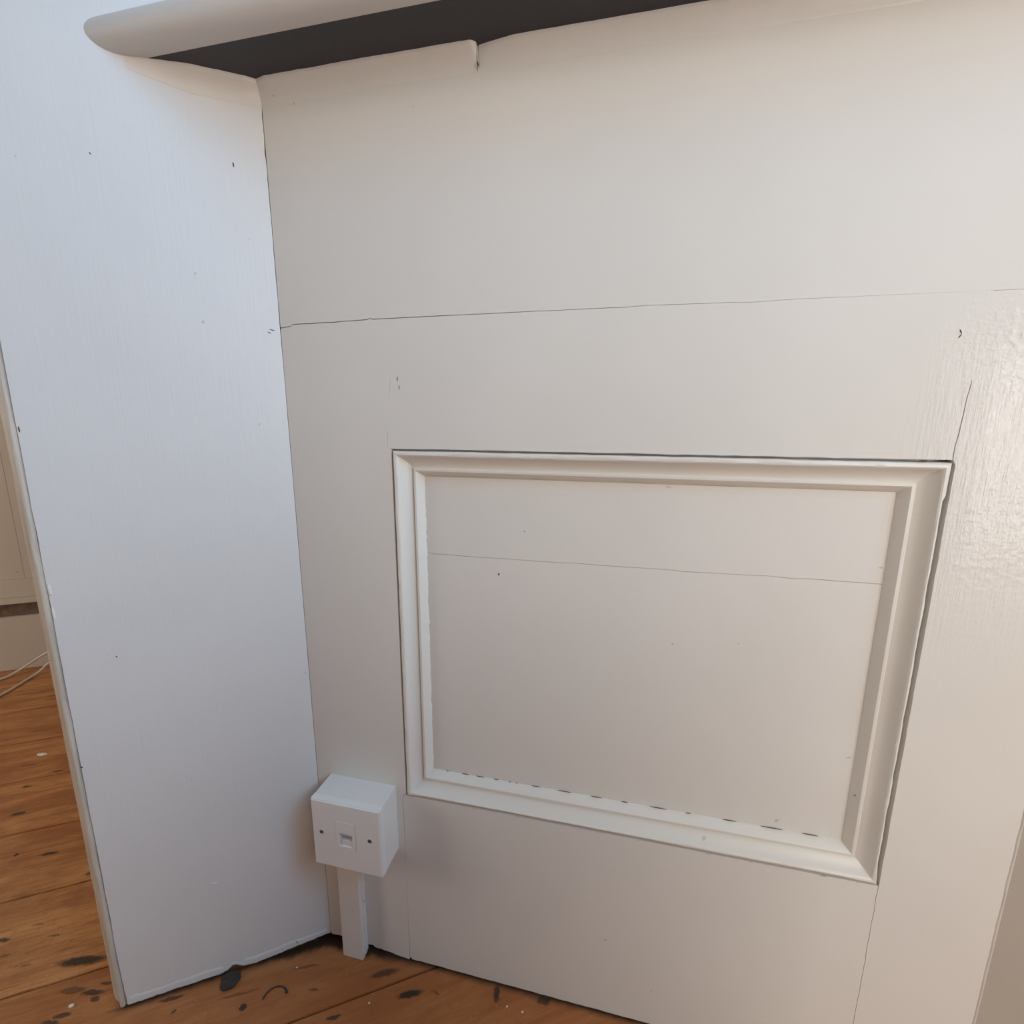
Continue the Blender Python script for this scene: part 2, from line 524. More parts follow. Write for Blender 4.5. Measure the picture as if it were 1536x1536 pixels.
# left stile
pts = [(x, z - gap(x)) for x, z in top_l] + [(J1[-1][0] - 0.0001, zj - gap(0.12))]
pts += [(x - g1(z), z) for x, z in reversed(J1[:-1])]
pts += [(0.1165, ZT), (0.1165, ZB + 0.002)]
pts += [(x - g2(z), z) for x, z in reversed(JL)]
pts += [(x, foot(x)) for x in frange(XJ1 - 0.003, 0.002, 60)]
pts += [(cornerx(z), z) for z in frange(0.010, 0.764, 120)]
obj('stile', board_xz(pts, 0, 0.0205), M_V, wp)
# top rail
JR = [(XJ2 - 0.002 + 0.0006 * nz(z, 9, 90) + 0.006 * max(0, (z - 0.66) / 0.11), z) for z in frange(ZT, 0.7710, 30)]


def g3(z):
    return 0.0003 if z < 0.708 else 0.0


pts = [(x + g1(z), z) for x, z in J1[:-1]] + [(J1[-1][0] + 0.0001, zj - gap(0.12))]
pts += [(x, z - gap(x)) for x, z in top_r] + [(JR[-1][0], 0.7712)]
pts += [(x - g3(z), z) for x, z in reversed(JR)]
pts += [(x, ZT + 0.0004 * nz(x, 11, 70)) for x in frange(XJ2 - 0.006, 0.1175, 80)]
obj('rail', board_xz(pts, 0, 0.0205), M_H, wp)
# right stile
JB = [(XJ2 - 0.0005 + 0.0009 * nz(z, 12, 70), z) for z in frange(0.0, ZB, 60)]
pts = [(x + g3(z), z) for x, z in JR] + [(PW, 0.7712), (PW, 0.0018)]
pts += [(x + 0.00024, z + 0.0018 if z < 0.001 else z) for x, z in JB]
pts += [(XJ2 + 0.0003 * nz(z, 13, 60), z) for z in frange(ZB + 0.004, ZT - 0.004, 60)]
obj('stile', board_xz(pts, 0, 0.0205), M_V, wp)
# bottom rail
pts = [(x - 0.00024, z) for x, z in reversed(JB)][:-1]
pts += [(x, foot(x)) for x in frange(XJ2 - 0.002, XJ1 + 0.002, 150)]
pts += [(x + g2(z), z) for x, z in JL[1:]]
pts += [(x, ZB + 0.0004 * nz(x, 14, 60)) for x in frange(0.1175, XJ2 - 0.004, 90)]
obj('rail', board_xz(pts, 0, 0.0205), M_H, wp)
# field panel: two boards with an open crack between them
FC = [(0.125, 0.5340), (0.152, 0.5340), (0.156, 0.5330), (0.160, 0.5338), (0.20, 0.5333), (0.255, 0.5338), (0.262, 0.5334), (0.30, 0.5342), (0.345, 0.5340),
      (0.40, 0.5345), (0.405, 0.5337), (0.48, 0.5352), (0.505, 0.5343), (0.512, 0.5353), (0.548, 0.5351), (0.57, 0.5351), (0.594, 0.5351)]
FC = [(x, z + 0.0003 * nz(x, 15, 110)) for x, z in lerp_path(FC, 0.004)]
YF = 0.0160
pts = [(0.125, 0.638)] + [(x, z + 0.00020 + 0.00012 * nz(x, 16, 40)) for x, z in FC] + [(0.594, 0.638)]
obj('panel', board_xz(pts, YF, 0.0208), M_H, wp)
pts = [(0.594, 0.250), (0.125, 0.250)] + [(x, z - 0.00020) for x, z in FC]
obj('panel', board_xz(pts, YF, 0.0208), M_H, wp)

# mouldings round the field: quirk, bead, cove, fillet, bevel
PROF = [(0.0, -0.0190), (0.0, -0.0120), (0.0016, -0.0120), (0.0018, -0.0004), (0.0023, 0.0010), (0.0034, 0.0018), (0.0056, 0.0019), (0.0068, 0.0012), (0.0078, -0.0006),
        (0.0094, -0.0030), (0.0115, -0.0054), (0.0140, -0.0074), (0.0168, -0.0088), (0.0190, -0.0094), (0.0194, -0.0080), (0.0204, -0.0072), (0.0224, -0.0073),
        (0.0234, -0.0082), (0.0262, -0.0124), (0.0286, -0.0156), (0.0289, -0.0190)]
X0, X1, Z0, Z1 = 0.1168, 0.6018, 0.2420, 0.6456


def inset(side, u, t):
    """point on the frame rectangle inset by u, t runs 0..1 along the side"""
    a, b, c, d = X0 + u, X1 - u, Z0 + u, Z1 - u
    if side == 'top':
        return a + (b - a) * t, d
    if side == 'bottom':
        return a + (b - a) * t, c
    if side == 'left':
        return a, c + (d - c) * t
    return b, c + (d - c) * t


for si, side in enumerate(('top', 'left', 'bottom', 'right')):
    rings = []
    SEG = 110
    wide = {'top': 0.0000, 'left': 0.0000, 'bottom': 0.0007, 'right': 0.0016}[side]
    for k in range(SEG + 1):
        t = k / SEG
        ring = []
        endf = min(1, min(t, 1 - t) * 18)
        for i, (u, h) in enumerate(PROF):
            uu, hh = u, h
            if 2 <= i <= 5:                     # ragged, chipped outer edge of the bead
                extra = wide + 0.00035 * nz(t * 0.5, 20 + si, 60) + (0.0008 * max(0, nz(t * .5, 26 + si, 24) - 0.15) if side in ('right', 'bottom') else 0)
                if side == 'bottom':
                    extra += 0.0008 * max(0, math.sin(min(1, t * 1.6) * math.pi))
                if side == 'right' and t > 0.93:
                    extra = 0.0004
                uu += max(-0.0002, extra) * endf
            if i >= 18:                         # lumpy paint where the bevel meets the field
                uu += (0.0010 if side == 'left' else 0.00022) * nz(t * 0.5, 30 + si, 170)
            hh += 0.00012 * nz(t * 0.5 + i, 40 + si, 50)
            x, z = inset(side, uu, t)
            ring.append(Vector((x, -hh, z)))
        rings.append(ring)
    obj('moulding', sweep(rings), M_MOULD, wp, smooth=32)

FT = (0.0, 0.1, 0.22, 0.36, 0.52, 0.7, 0.88, 1.0)
# filler run under the sill: fat on the left with a blunt end, thin on the right
rings = []
for x in frange(-0.003, 0.2116, 90):
    e0 = min(1, (0.2118 - x) / 0.004) ** 0.5
    e1 = 0.72 + 0.28 * min(1, max(0, (x + 0.001) / 0.012))
    rr = (0.0090 + 0.0006 * nz(x, 50, 60)) * (0.5 + 0.5 * e0) * e1
    dz = 0.015 + 0.0015 * nz(x, 51, 40)
    ring = [Vector((x, 0.002, TOP + .002)), Vector((x, -rr, TOP + .002)), Vector((x, -rr * 1.0, TOP - 0.0015)), Vector((x, -rr * 0.93, TOP - 0.0030))]
    for a in FT:
        ring.append(Vector((x, -rr * 0.86 * (1 - a) ** 2.2, TOP - 0.0035 - dz * a)))
    ring.append(Vector((x, 0.004, TOP - dz - 0.006)))
    rings.append(ring)
obj('filler', sweep(rings), M_CAULK, wp, smooth=60)
rings = []
for x in frange(0.2128, PW, 120):
    e0 = min(1, (x - 0.2126) / 0.03)
    rr = 0.0015 + 0.0048 * e0 + 0.0004 * nz(x, 52, 40)
    dz = 0.012 + 0.003 * e0
    ring = [Vector((x, 0.002, TOP + .002)), Vector((x, -rr, TOP + .002)), Vector((x, -rr * 1.0, TOP - 0.0015)), Vector((x, -rr * 0.93, TOP - 0.0030))]
    for a in FT:
        ring.append(Vector((x, -rr * 0.86 * (1 - a) ** 2.2, TOP - 0.0035 - dz * a)))
    ring.append(Vector((x, 0.004, TOP - dz - 0.006)))
    rings.append(ring)
obj('filler', sweep(rings), M_CAULK, wp, smooth=60)

# dark chips and scratches where the paint has broken along joints
chips = [(x, 0.0150, 0.2714, l, 0.00045, 0.0) for x, l in ((0.163, .002), (0.185, .005), (0.203, .006), (0.222, .0035), (0.238, .0015), (0.246, .0012), (0.268, .006),
         (0.30, .009), (0.335, .007), (0.365, .004), (0.40, .010), (0.43, .003), (0.47, .008), (0.51, .012), (0.545, .009))]
chips += [(x, 0.0004, 0.2409, l, 0.0005, 0.0) for x, l in ((0.20, .010), (0.25, .012), (0.32, .008), (0.38, .004), (0.45, .011), (0.49, .006), (0.555, .012), (0.585, .006))]
chips += [(0.5500, 0.0100, 0.2640, .0030, .0010, 0), (0.205, 0.0105, 0.2662, .0008, .0008, 0), (0.580, -0.0004, 0.6450, .004, .0009, 0),
          (0.5735, 0.0060, 0.33, .0010, .0007, 0), (0.0137, -0.0012, 0.9700, .0006, .0028, .5), (0.0175, -0.0008, 0.9690, .0006, .0024, -.5),
          (0.0150, -0.0010, 0.9695, .0018, .0004, 0), (0.5905, -0.0001, 0.7428, .0004, .0022, .45), (0.5905, -0.0001, 0.7395, .0004, .0020, -.5),
          (0.1268, -0.0001, 0.714, .0003, .0030, 0), (0.1283, -0.0001, 0.706, .0003, .0026, 0), (0.213, -0.0040, 0.9660, .0005, .0022, .3),
          (0.252, 0.0159, 0.5640, .0006, .0006, 0), (0.352, -0.0001, 0.1030, .0009, .0007, 0), (0.225, 0.0159, 0.5165, .0011, .0014, 0)]
for cx, cy, cz, a, b, tu in chips:
    bm = bmesh.new()
    bmesh.ops.create_icosphere(bm, subdivisions=1, radius=1.0)
    for v in bm.verts:
        x, z = v.co.x * a, v.co.z * b * (1 + 0.5 * nz(cx + v.co.x, 77, 3))
        v.co = Vector((cx + x * math.cos(tu) - z * math.sin(tu), cy + v.co.y * 0.0005, cz + x * math.sin(tu) + z * math.cos(tu)))
    obj('paint_chip', bm, M_GAP, wp)

# ------------------------------------------------------------------ the splayed side board
wl = empty('wall_left', (0, 0, 0), kind='structure', label='white painted splayed side board left of the panelling')


def foot_s(s):
    base = 0.0022 + 0.0075 * max(0, 1 - s / 0.075) ** 0.8
    hole = 0.0075 * math.exp(-((s - 0.113) / 0.0065) ** 2)
    return base + hole + 0.0011 * nz(s, 60, 170)


def corner_s(z):
    return 0.0002 + 0.0010 * abs(nz(z, 61, 60)) * (1 if z > 0.74 else 0.15)


def edge_s(z):
    return 0.2243 + 0.0004 * nz(z, 62, 30) - (0.0014 * max(0, 1 - abs(z - 0.012) / 0.014) + 0.0008 * max(0, 1 - abs(z - 0.03) / 0.006))


pts = [(corner_s(z), z) for z in frange(2.45, 1.01, 6)] + [(corner_s(z), z) for z in frange(1.0, 0.012, 220)]
pts += [(s, foot_s(s)) for s in frange(0.001, 0.2225, 170)]
pts += [(edge_s(z), z) for z in frange(0.0035, 1.2, 220)] + [(0.2243, 2.45)]
obj('board', board_sz(pts, 0.0, -0.021), M_BOARD, wl)
obj('backing', board_sz([(-0.012, 0.0), (0.222, 0.0), (0.222, 2.45), (-0.012, 2.45)], -0.0215, -0.034), M_GAP, wl)
# thick old paint along the foot of the board
rings = []
for s in frange(0.004, 0.2205, 150):
    z0 = foot_s(s) + 0.0003
    z1 = z0 + 0.0115 + 0.0012 * nz(s, 63, 50) - 0.003 * max(0, 1 - s / 0.05)
    b0 = 0.00026 * (0.8 + 0.4 * nz(s, 64, 60))
    if abs(s - 0.113) < 0.011:
        z1 = z0 + 0.005
    rings.append([SN(s, -0.001, z0), SN(s, b0, z0 + 0.0003), SN(s, b0 * 1.1, z0 + (z1 - z0) * 0.5), SN(s, b0 * 0.8, z1 - 0.0012), SN(s, -0.001, z1)])
obj('paint_ridge', sweep(rings), M_BOARD, wl, smooth=50)
# filler between side board and sill
rings = []
for s in frange(-0.002, 0.105, 50):
    f = min(1, (0.107 - s) / 0.05) * (0.75 + 0.25 * min(1, max(0, s / 0.012)))
    rr = (0.0080 + 0.0006 * nz(s, 65, 60)) * f
    dz = 0.016 * (0.35 + 0.65 * f)
    ring = [SN(s, -0.002, TOP + .002), SN(s, rr, TOP + .002), SN(s, rr * 1.0, TOP - 0.0015), SN(s, rr * 0.93, TOP - 0.0030)]
    for a in FT:
        ring.append(SN(s, rr * 0.86 * (1 - a) ** 2.2, TOP - 0.0035 - dz * a))
    ring.append(SN(s, -0.004, TOP - dz - 0.006))
    rings.append(ring)
obj('filler', sweep(rings), M_CAULK, wl, smooth=60)
# flecks, drips and scratches in the paint of the board, raised or chipped
for s, z, a, b, dark in ((0.1229, 0.1342, .0042, .0012, 0), (0.2228, 0.512, .0016, .006, 0), (0.2232, 0.488, .0012, .008, 0),):
    bm = bmesh.new()
    bmesh.ops.create_icosphere(bm, subdivisions=2, radius=1.0)
    for v in bm.verts:
        v.co = SN(s + v.co.x * a, v.co.y * 0.0007, z + v.co.z * b + v.co.x * 0.0008)
    obj('paint_drip', bm, M_FLAKE, wl, smooth=80)
for s, z, a, b in ((0.0287, 0.9095, .0008, .0022), (0.0079, 0.7632, .003, .0005), (0.0105, 0.7605, .002, .0005), (0.1393, 0.9007, .0008, .0008),
                   (0.1792, 0.4349, .0009, .0009), (0.2228, 0.665, .0007, .003), (0.048, 0.005, .0008, .002), (0.224, 0.318, .0012, .001),
                   (0.041, 0.012, .0011, .0022), (0.058, 0.008, .0010, .001)):
    bm = bmesh.new()
    bmesh.ops.create_icosphere(bm, subdivisions=1, radius=1.0)
    for v in bm.verts:
        v.co = SN(s + v.co.x * a, v.co.y * 0.0004, z + v.co.z * b + v.co.x * 0.0006)
    obj('paint_chip', bm, M_GAP, wl)

# edge trim on the outer end of the board: quirk, bead and a slanting face
prof = [(0.2246, -0.0215), (0.2246, -0.0045), (0.2256, -0.0048)]
for k in range(7):
    a = math.radians(200 - 35 * k)
    prof.append((0.2285 + 0.0030 * math.cos(a), -0.0026 + 0.0030 * math.sin(a)))
prof += [(0.2312, -0.0058), (0.2322, -0.0058), (0.2375, -0.0100), (0.2405, -0.0138), (0.2418, -0.0185), (0.2418, -0.034), (0.2246, -0.034)]
rings = []
for z in frange(0.0015, 2.45, 240):
    q = 0.0002 * nz(z, 70, 30)
    rings.append([SN(s + q + (0.0002 * nz(z + i, 71, 40)), n + 0.0001 * nz(z + i, 72, 40), z) for i, (s, n) in enumerate(prof)])
obj('trim_1', sweep(rings), M_TRIM, None, kind='structure', label='worn cream edge strip on the outer end of the side board', smooth=35)

# ------------------------------------------------------------------ right-hand splayed board, running on as the wall
RD = Vector((0.83854707, -0.54482915, 0))
RN = Vector((-0.54482915, -0.83854707, 0))
wr = empty('wall_right', (0, 0, 0), kind='structure', label='shaded beige wall right of the panelling')


def rpt(d, n, z):
    return Vector((PW, 0, 0)) + RD * d + RN * n + Vector((0, 0, z))



def rbox(d0, d1, n0, n1, z0, z1, bev=0):
    pts = [(d0, z0), (d1, z0), (d1, z1), (d0, z1)]
    bm = prism([rpt(d, n0, z) for d, z in pts], [rpt(d, n1, z) for d, z in pts])
    return bevel(bm, bev) if bev else bm


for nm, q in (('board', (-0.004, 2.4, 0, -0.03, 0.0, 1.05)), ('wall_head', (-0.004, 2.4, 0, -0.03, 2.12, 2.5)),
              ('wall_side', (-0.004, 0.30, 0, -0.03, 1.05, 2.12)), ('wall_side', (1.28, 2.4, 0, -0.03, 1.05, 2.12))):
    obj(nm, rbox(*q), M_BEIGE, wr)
w3 = empty('window_3', rpt(0.79, 0, 1.05), kind='structure', label='window over the beige wall right of the panelling')
for a, b in ((0.302, 0.35), (1.23, 1.278)):
    obj('sash_stile', rbox(a, b, -0.035, -0.07, 1.052, 2.118, 0.003), M_FRAME, w3)
for a, b in ((1.052, 1.11), (1.57, 1.61), (2.07, 2.118)):
    obj('sash_rail', rbox(0.3505, 1.2295, -0.035, -0.07, a, b, 0.003), M_FRAME, w3)
obj('pane', rbox(0.345, 1.235, -0.050, -0.054, 1.10, 2.08), M_GLASS, w3)
rings = []
for z in frange(0.001, TOP, 150):
    a = 0.0012 + 0.0008 * nz(z, 80, 60)
    rings.append([Vector((PW - a, 0.0002, z)), Vector((PW - a * .6, -0.0008, z)), rpt(0.001, 0.0007, z), rpt(0.001, -0.0005, z)])
obj('filler', sweep(rings), M_CAULK, wr, smooth=60)

# ------------------------------------------------------------------ window over the panelling, with its sill
wi = empty('window_1', (0.35, 0, TOP), kind='structure', label='window sill with rounded white nosing and dark underside')


def xl(y):
    return 1.539 * min(0, y) + 0.0


def sill_pts(prof, k, m):
    """sweep a (y, z) profile from the left side board to the right one"""
    rings = []
    for i in range(k + 1):
        t = i / k
        ring = []
        for y, z in prof:
            a, b = xl(y), PW - xl(y)
            ring.append(Vector((a + (b - a) * t, y, z + 0.0002 * nz(t, 90, 8))))
        rings.append(ring)
    return sweep(rings)


noz = [(-0.0500, TOP + 0.0002), (-0.0560, TOP - 0.0002)]
for k in range(1, 12):
    a = math.radians(-90 - 180 * k / 12)
    noz.append((-0.0575 + 0.0140 * math.cos(a), TOP + 0.0138 + 0.0140 * math.sin(a)))
noz += [(-0.0575, TOP + 0.0278), (-0.0500, TOP + 0.0278)]
obj('nosing', sill_pts(noz, 40, None), M_SILL, wi, smooth=50)
obj('sill_board', sill_pts([(-0.0502, TOP + 0.0278), (-0.0502, TOP + 0.0010), (0.012, TOP + 0.0010), (0.012, TOP + 0.0278)], 20, None), M_SILL, wi)
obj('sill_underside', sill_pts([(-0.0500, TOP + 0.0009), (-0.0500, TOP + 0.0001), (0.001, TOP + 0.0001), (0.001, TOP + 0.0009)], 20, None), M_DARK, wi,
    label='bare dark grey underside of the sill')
# sash above the sill
zs, ze = TOP + 0.029, 2.05
for x0, x1 in ((0.012, 0.06), (0.64, 0.688)):
    obj('sash_stile', box(x0, x1, 0.07, 0.105, zs + 0.02, ze, 0.003), M_FRAME, wi)
for z0, z1 in ((zs + 0.02, zs + 0.09), (1.50, 1.54), (ze - 0.05, ze)):
    obj('sash_rail', box(0.0605, 0.6395, 0.07, 0.105, z0, z1, 0.003), M_FRAME, wi)
obj('sash_bottom', box(-0.03, PW + 0.03, 0.0125, 0.12, TOP - 0.02, zs + 0.018), M_FRAME, wi)
obj('pane', box(0.058, 0.642, 0.086, 0.090, zs + 0.08, ze - 0.04), M_GLASS, wi)
obj('wall_head', box(-0.05, PW + 0.05, 0.0, 0.12, ze + 0.002, 2.5), M_WALL, wp)
for x0, x1 in ((-0.06, 0.0115), (0.6885, 0.76)):
    obj('window_jamb', box(x0, x1, 0.004, 0.12, zs, ze), M_FRAME, wi)

# ------------------------------------------------------------------ the rest of the room
obj('ceiling', box_sn(-2.6, 2.4, -1.3, 2.75, 2.5, 2.55), M_WALL, None, kind='structure', label='white ceiling')
obj('wall_alcove', box_sn(0.03, 0.09, -1.0, -0.036, 0.0, 2.5), M_FAR, None, kind='structure', label='wall behind the side board')
wq = empty('wall_rear', (0, 0, 0), kind='structure', label='rear wall of the room')
for nm, q in (('wall_side', (-1.3, -0.75, 0, 2.5)), ('wall_side', (0.25, 1.5, 0, 2.5)), ('wall_apron', (-0.75, 0.25, 0, 0.6)), ('wall_head', (-0.75, 0.25, 1.9, 2.5))):
    obj(nm, box_sn(2.25, 2.3, *q), M_WALL, wq)
w4 = empty('added_window_4', SN(2.25, -0.25, 0.6), kind='structure', label='unseen window added in the rear wall to light the far floor')  # made-up window, goes with the added fill light on this side
for a, b in ((-0.748, -0.70), (0.20, 0.248)):
    obj('sash_stile', box_sn(2.255, 2.285, a, b, 0.602, 1.898, 0.003), M_FRAME, w4)
for a, b in ((0.602, 0.66), (1.23, 1.27), (1.85, 1.898)):
    obj('sash_rail', box_sn(2.255, 2.285, -0.6995, 0.1995, a, b, 0.003), M_FRAME, w4)
obj('pane', box_sn(2.268, 2.272, -0.705, 0.205, 0.65, 1.86), M_GLASS, w4)
ww = empty('wall_front', (0, 0, 0), kind='structure', label='wall with the large window opposite the panelling')
s0, s1, z0, z1 = WIN_S - 0.40, WIN_S + 0.40, 0.20, 1.64
obj('wall_side', box_sn(-2.0, s0, WIN_N, WIN_N + 0.1, 0, 2.5), M_WALL, ww)
obj('wall_side', box_sn(s1, 2.3, WIN_N, WIN_N + 0.1, 0, 2.5), M_WALL, ww)
obj('wall_apron', box_sn(s0, s1, WIN_N, WIN_N + 0.1, 0, z0), M_WALL, ww)
obj('wall_head', box_sn(s0, s1, WIN_N, WIN_N + 0.1, z1, 2.5), M_WALL, ww)
w2 = empty('window_2', SN(WIN_S, WIN_N, z0), kind='structure', label='large window of the room')
for a, b in ((s0, s0 + 0.05), (s1 - 0.05, s1)):
    obj('sash_stile', box_sn(a, b, WIN_N + 0.03, WIN_N + 0.07, z0, z1, 0.003), M_FRAME, w2)
for a, b in ((z0, z0 + 0.06), (0.90, 0.94), (z1 - 0.05, z1)):
    obj('sash_rail', box_sn(s0 + 0.0505, s1 - 0.0505, WIN_N + 0.03, WIN_N + 0.07, a, b, 0.003), M_FRAME, w2)
obj('pane', box_sn(s0 + 0.048, s1 - 0.048, WIN_N + 0.048, WIN_N + 0.052, z0 + 0.05, z1 - 0.04), M_GLASS, w2)

# unseen box added behind the viewpoint to cast soft shade on the lower panelling
ob = empty('added_shade_box', (0.61, -0.555, 0), label='unseen dark brown box added to shade the lower left panelling', cat='box')
bm = box(0.50, 0.72, -0.45, -0.66, 0.002, 0.53, 0.012)
obj('body', bm, M_GAP, ob, smooth=40)
obj('lid', box(0.492, 0.728, -0.442, -0.668, 0.5305, 0.57, 0.010), M_GAP, ob, smooth=40)

# far wall: panelled woodwork over a plain skirting, seen past the edge of the side board
NF = -1.022
wf = empty('wall_far', (0, 0, 0), kind='structure', label='old cream panelled wall in the shade far left')
obj('wall_core', box_sn(0.03, 2.3, NF - 0.06, NF - 0.012, 0.0, 2.5), M_GRIME, wf)
obj('rail', box_sn(0.095, 2.25, NF - 0.010, NF + 0.012, 0.206, 0.254, 0.002), M_FAR, wf)
obj('stile', box_sn(0.095, 0.7425, NF - 0.010, NF + 0.012, 0.2545, 2.45, 0.0015), M_FAR, wf)
obj('stile', box_sn(0.7433, 0.773, NF - 0.010, NF + 0.012, 0.2545, 2.45, 0.0015), M_FAR, wf)
obj('panel', box_sn(0.7735, 2.25, NF - 0.010, NF + 0.004, 0.2545, 2.45, 0.002), M_FAR, wf)
obj('dirty_strip', box_sn(0.095, 2.25, NF - 0.0115, NF - 0.006, 0.1515, 0.1885, 0.001), plain('dirty_brown_wood', (.20, .15, .11), 0.85, var=0.6, scale=70), wf)
obj('bead', box_sn(0.095, 2.25, NF - 0.008, NF + 0.018, 0.190, 0.2052, 0.004), M_FAR, wf)
obj('baseboard_far', box_sn(0.095, 2.25, NF - 0.0115, NF + 0.004, 0.001, 0.150, 0.003), M_FAR, None, kind='structure',
    label='plain cream skirting along the far wall')

# ================================================================== THINGS
# ------------------------------------------------------------------ telephone socket
BX, BZ, BD, W = 0.0186, 0.1668, 0.0412, 0.086
soc = empty('phone_socket', (BX + W / 2, 0, BZ), label='white square surface-mounted telephone socket low on the panelling by the corner', cat='socket')
bm = board_xz([(BX + .0003, BZ + .0003), (BX + W - .0003, BZ + .0003), (BX + W - .0003, BZ + W - .0003), (BX + .0003, BZ + W - .0003)], -0.0002, -(BD - 0.0098))
bevel(bm, 0.0007, 2)
obj('back_box', bm, M_PLASTIC2, soc, smooth=40)
# faceplate with openings for screws and the line jack
FY0, FY1 = -(BD - 0.0094), -BD
jx0, jx1, jz0, jz1 = 0.0530, 0.0694, 0.1985, 0.2158       # jack opening


def plate_with_hole(x0, x1, z0, z1, hx0, hx1, hz0, hz1, yb, yf):
    bm = bmesh.new()

    def ringv(a, b, c, d, y):
        return [bm.verts.new((a, y, c)), bm.verts.new((b, y, c)), bm.verts.new((b, y, d)), bm.verts.new((a, y, d))]
    of, ob = ringv(x0, x1, z0, z1, yf), ringv(x0, x1, z0, z1, yb)
    hf, hb = ringv(hx0, hx1, hz0, hz1, yf), ringv(hx0, hx1, hz0, hz1, yb)
    for i in range(4):
        j = (i + 1) % 4
        bm.faces.new((of[i], of[j], hf[j], hf[i]))
        bm.faces.new((ob[i], ob[j], hb[j], hb[i]))
        bm.faces.new((of[i], of[j], ob[j], ob[i]))
        bm.faces.new((hf[i], hf[j], hb[j], hb[i]))
    return bm


ix0, ix1, iz0, iz1 = 0.0488, 0.0733, 0.1958, 0.2298       # insert
bm = plate_with_hole(BX, BX + W, BZ, BZ + W, ix0 - .0005, ix1 + .0005, iz0 - .0005, iz1 + .0005, FY0, FY1)
es = [e for e in bm.edges if all(abs(v.co.y - FY1) < 1e-6 for v in e.verts) and
      (all(abs(v.co.x - BX) < 1e-6 for v in e.verts) or all(abs(v.co.x - BX - W) < 1e-6 for v in e.verts) or
       all(abs(v.co.z - BZ) < 1e-6 for v in e.verts) or all(abs(v.co.z - BZ - W) < 1e-6 for v in e.verts))]
bmesh.ops.bevel(bm, geom=es, offset=0.0012, segments=3, affect='EDGES')
face = obj('faceplate', bm, M_PLASTIC, soc, smooth=35)
bm = plate_with_hole(ix0, ix1, iz0, iz1, jx0, jx1, jz0, jz1, FY0, FY1 - 0.0005)
obj('jack_insert', bm, M_PLASTIC, face)
obj('jack_recess', box(jx0 - .001, jx1 + .001, FY0 + 0.0002, FY0 + 0.0012, jz0 - .001, jz1 + .001), M_BLACK, face, label='dark inside of the line jack')
obj('jack_shutter', box(jx0 + .0006, jx1 - .0006, FY0 - 0.001, FY1 + 0.0010, jz0 + .0004, jz0 + 0.0066, 0.0006), M_PLASTIC2, face)
obj('jack_tongue', box(jx0 + .0012, jx1 - .0012, FY0 - 0.001, FY1 + 0.0045, jz0 + .0098, jz0 + 0.0120, 0.0005), M_PLASTIC2, face)
for cx, cz in ((0.0305, 0.2117), (0.0910, 0.2127)):
    bm = bmesh.new()
    segs = 20
    prof_s = [(0.0036, 0.0001), (0.0036, 0.0006), (0.0030, 0.0005), (0.0026, 0.00015), (0.0, 0.00012)]
    rr = []
    for r_, h_ in prof_s[:-1]:
        rr.append([bm.verts.new((cx + r_ * math.cos(2 * math.pi * k / segs), FY1 - h_, cz + r_ * math.sin(2 * math.pi * k / segs))) for k in range(segs)])
    for a, b in zip(rr, rr[1:]):
        for k in range(segs):
            bm.faces.new((a[k], a[(k + 1) % segs], b[(k + 1) % segs], b[k]))
    obj('screw_ring', bm, M_PLASTIC, soc, smooth=50)
    bm = bmesh.new()
    bmesh.ops.create_uvsphere(bm, u_segments=16, v_segments=8, radius=1.0)
    for v in bm.verts:
        v.co = Vector((cx + v.co.x * 0.0027, FY1 - 0.0001 + v.co.y * 0.0004, cz + v.co.z * 0.0027))
    sc_ = obj('screw', bm, M_SCREW, soc, smooth=60, label='dull steel screw head')
    slot = box(cx - 0.0022, cx + 0.0022, FY1 - 0.00055, FY1 - 0.0003, cz - 0.0004, cz + 0.0004)
    ang = 0.6 if cx < 0.06 else 1.0
    for v in slot.verts:
        dx, dz_ = v.co.x - cx, v.co.z - cz
        v.co.x, v.co.z = cx + dx * math.cos(ang) - dz_ * math.sin(ang), cz + dx * math.sin(ang) + dz_ * math.cos(ang)
    obj('screw_slot', slot, M_BLACK, sc_)

# ------------------------------------------------------------------ mini trunking
T0, T1, TD = 0.0272, 0.0548, 0.0148
tr = empty('cable_trunking', ((T0 + T1) / 2, 0, 0), label='short white upright cable trunking from socket down to the floorboards', cat='trunking')
bm = box(T0 + 0.0006, T1 - 0.0006, -0.0003, -0.0080, 0.0012, BZ + 0.0008)
obj('base_channel', bm, M_TRUNK, tr)
bm = box(T0, T1, -0.0086, -TD, 0.0006, BZ + 0.0008)
bevel(bm, 0.0007, 2)
obj('lid', bm, M_TRUNK, tr, smooth=40)
bm = box(T1 - 0.0007, T1 + 0.0001, -0.0042, -0.0072, 0.001, BZ, 0.0003)
obj('side_rib', bm, M_TRUNK, tr)
bm = bmesh.new()
bmesh.ops.create_icosphere(bm, subdivisions=2, radius=1.0)
for v in bm.verts:
    v.co = Vector((T1 - 0.0003 + v.co.x * 0.0007, -0.0045 + v.co.y * 0.0012, 0.0800 + v.co.z * 0.0015))
obj('pin_hole', bm, M_BLACK, tr)

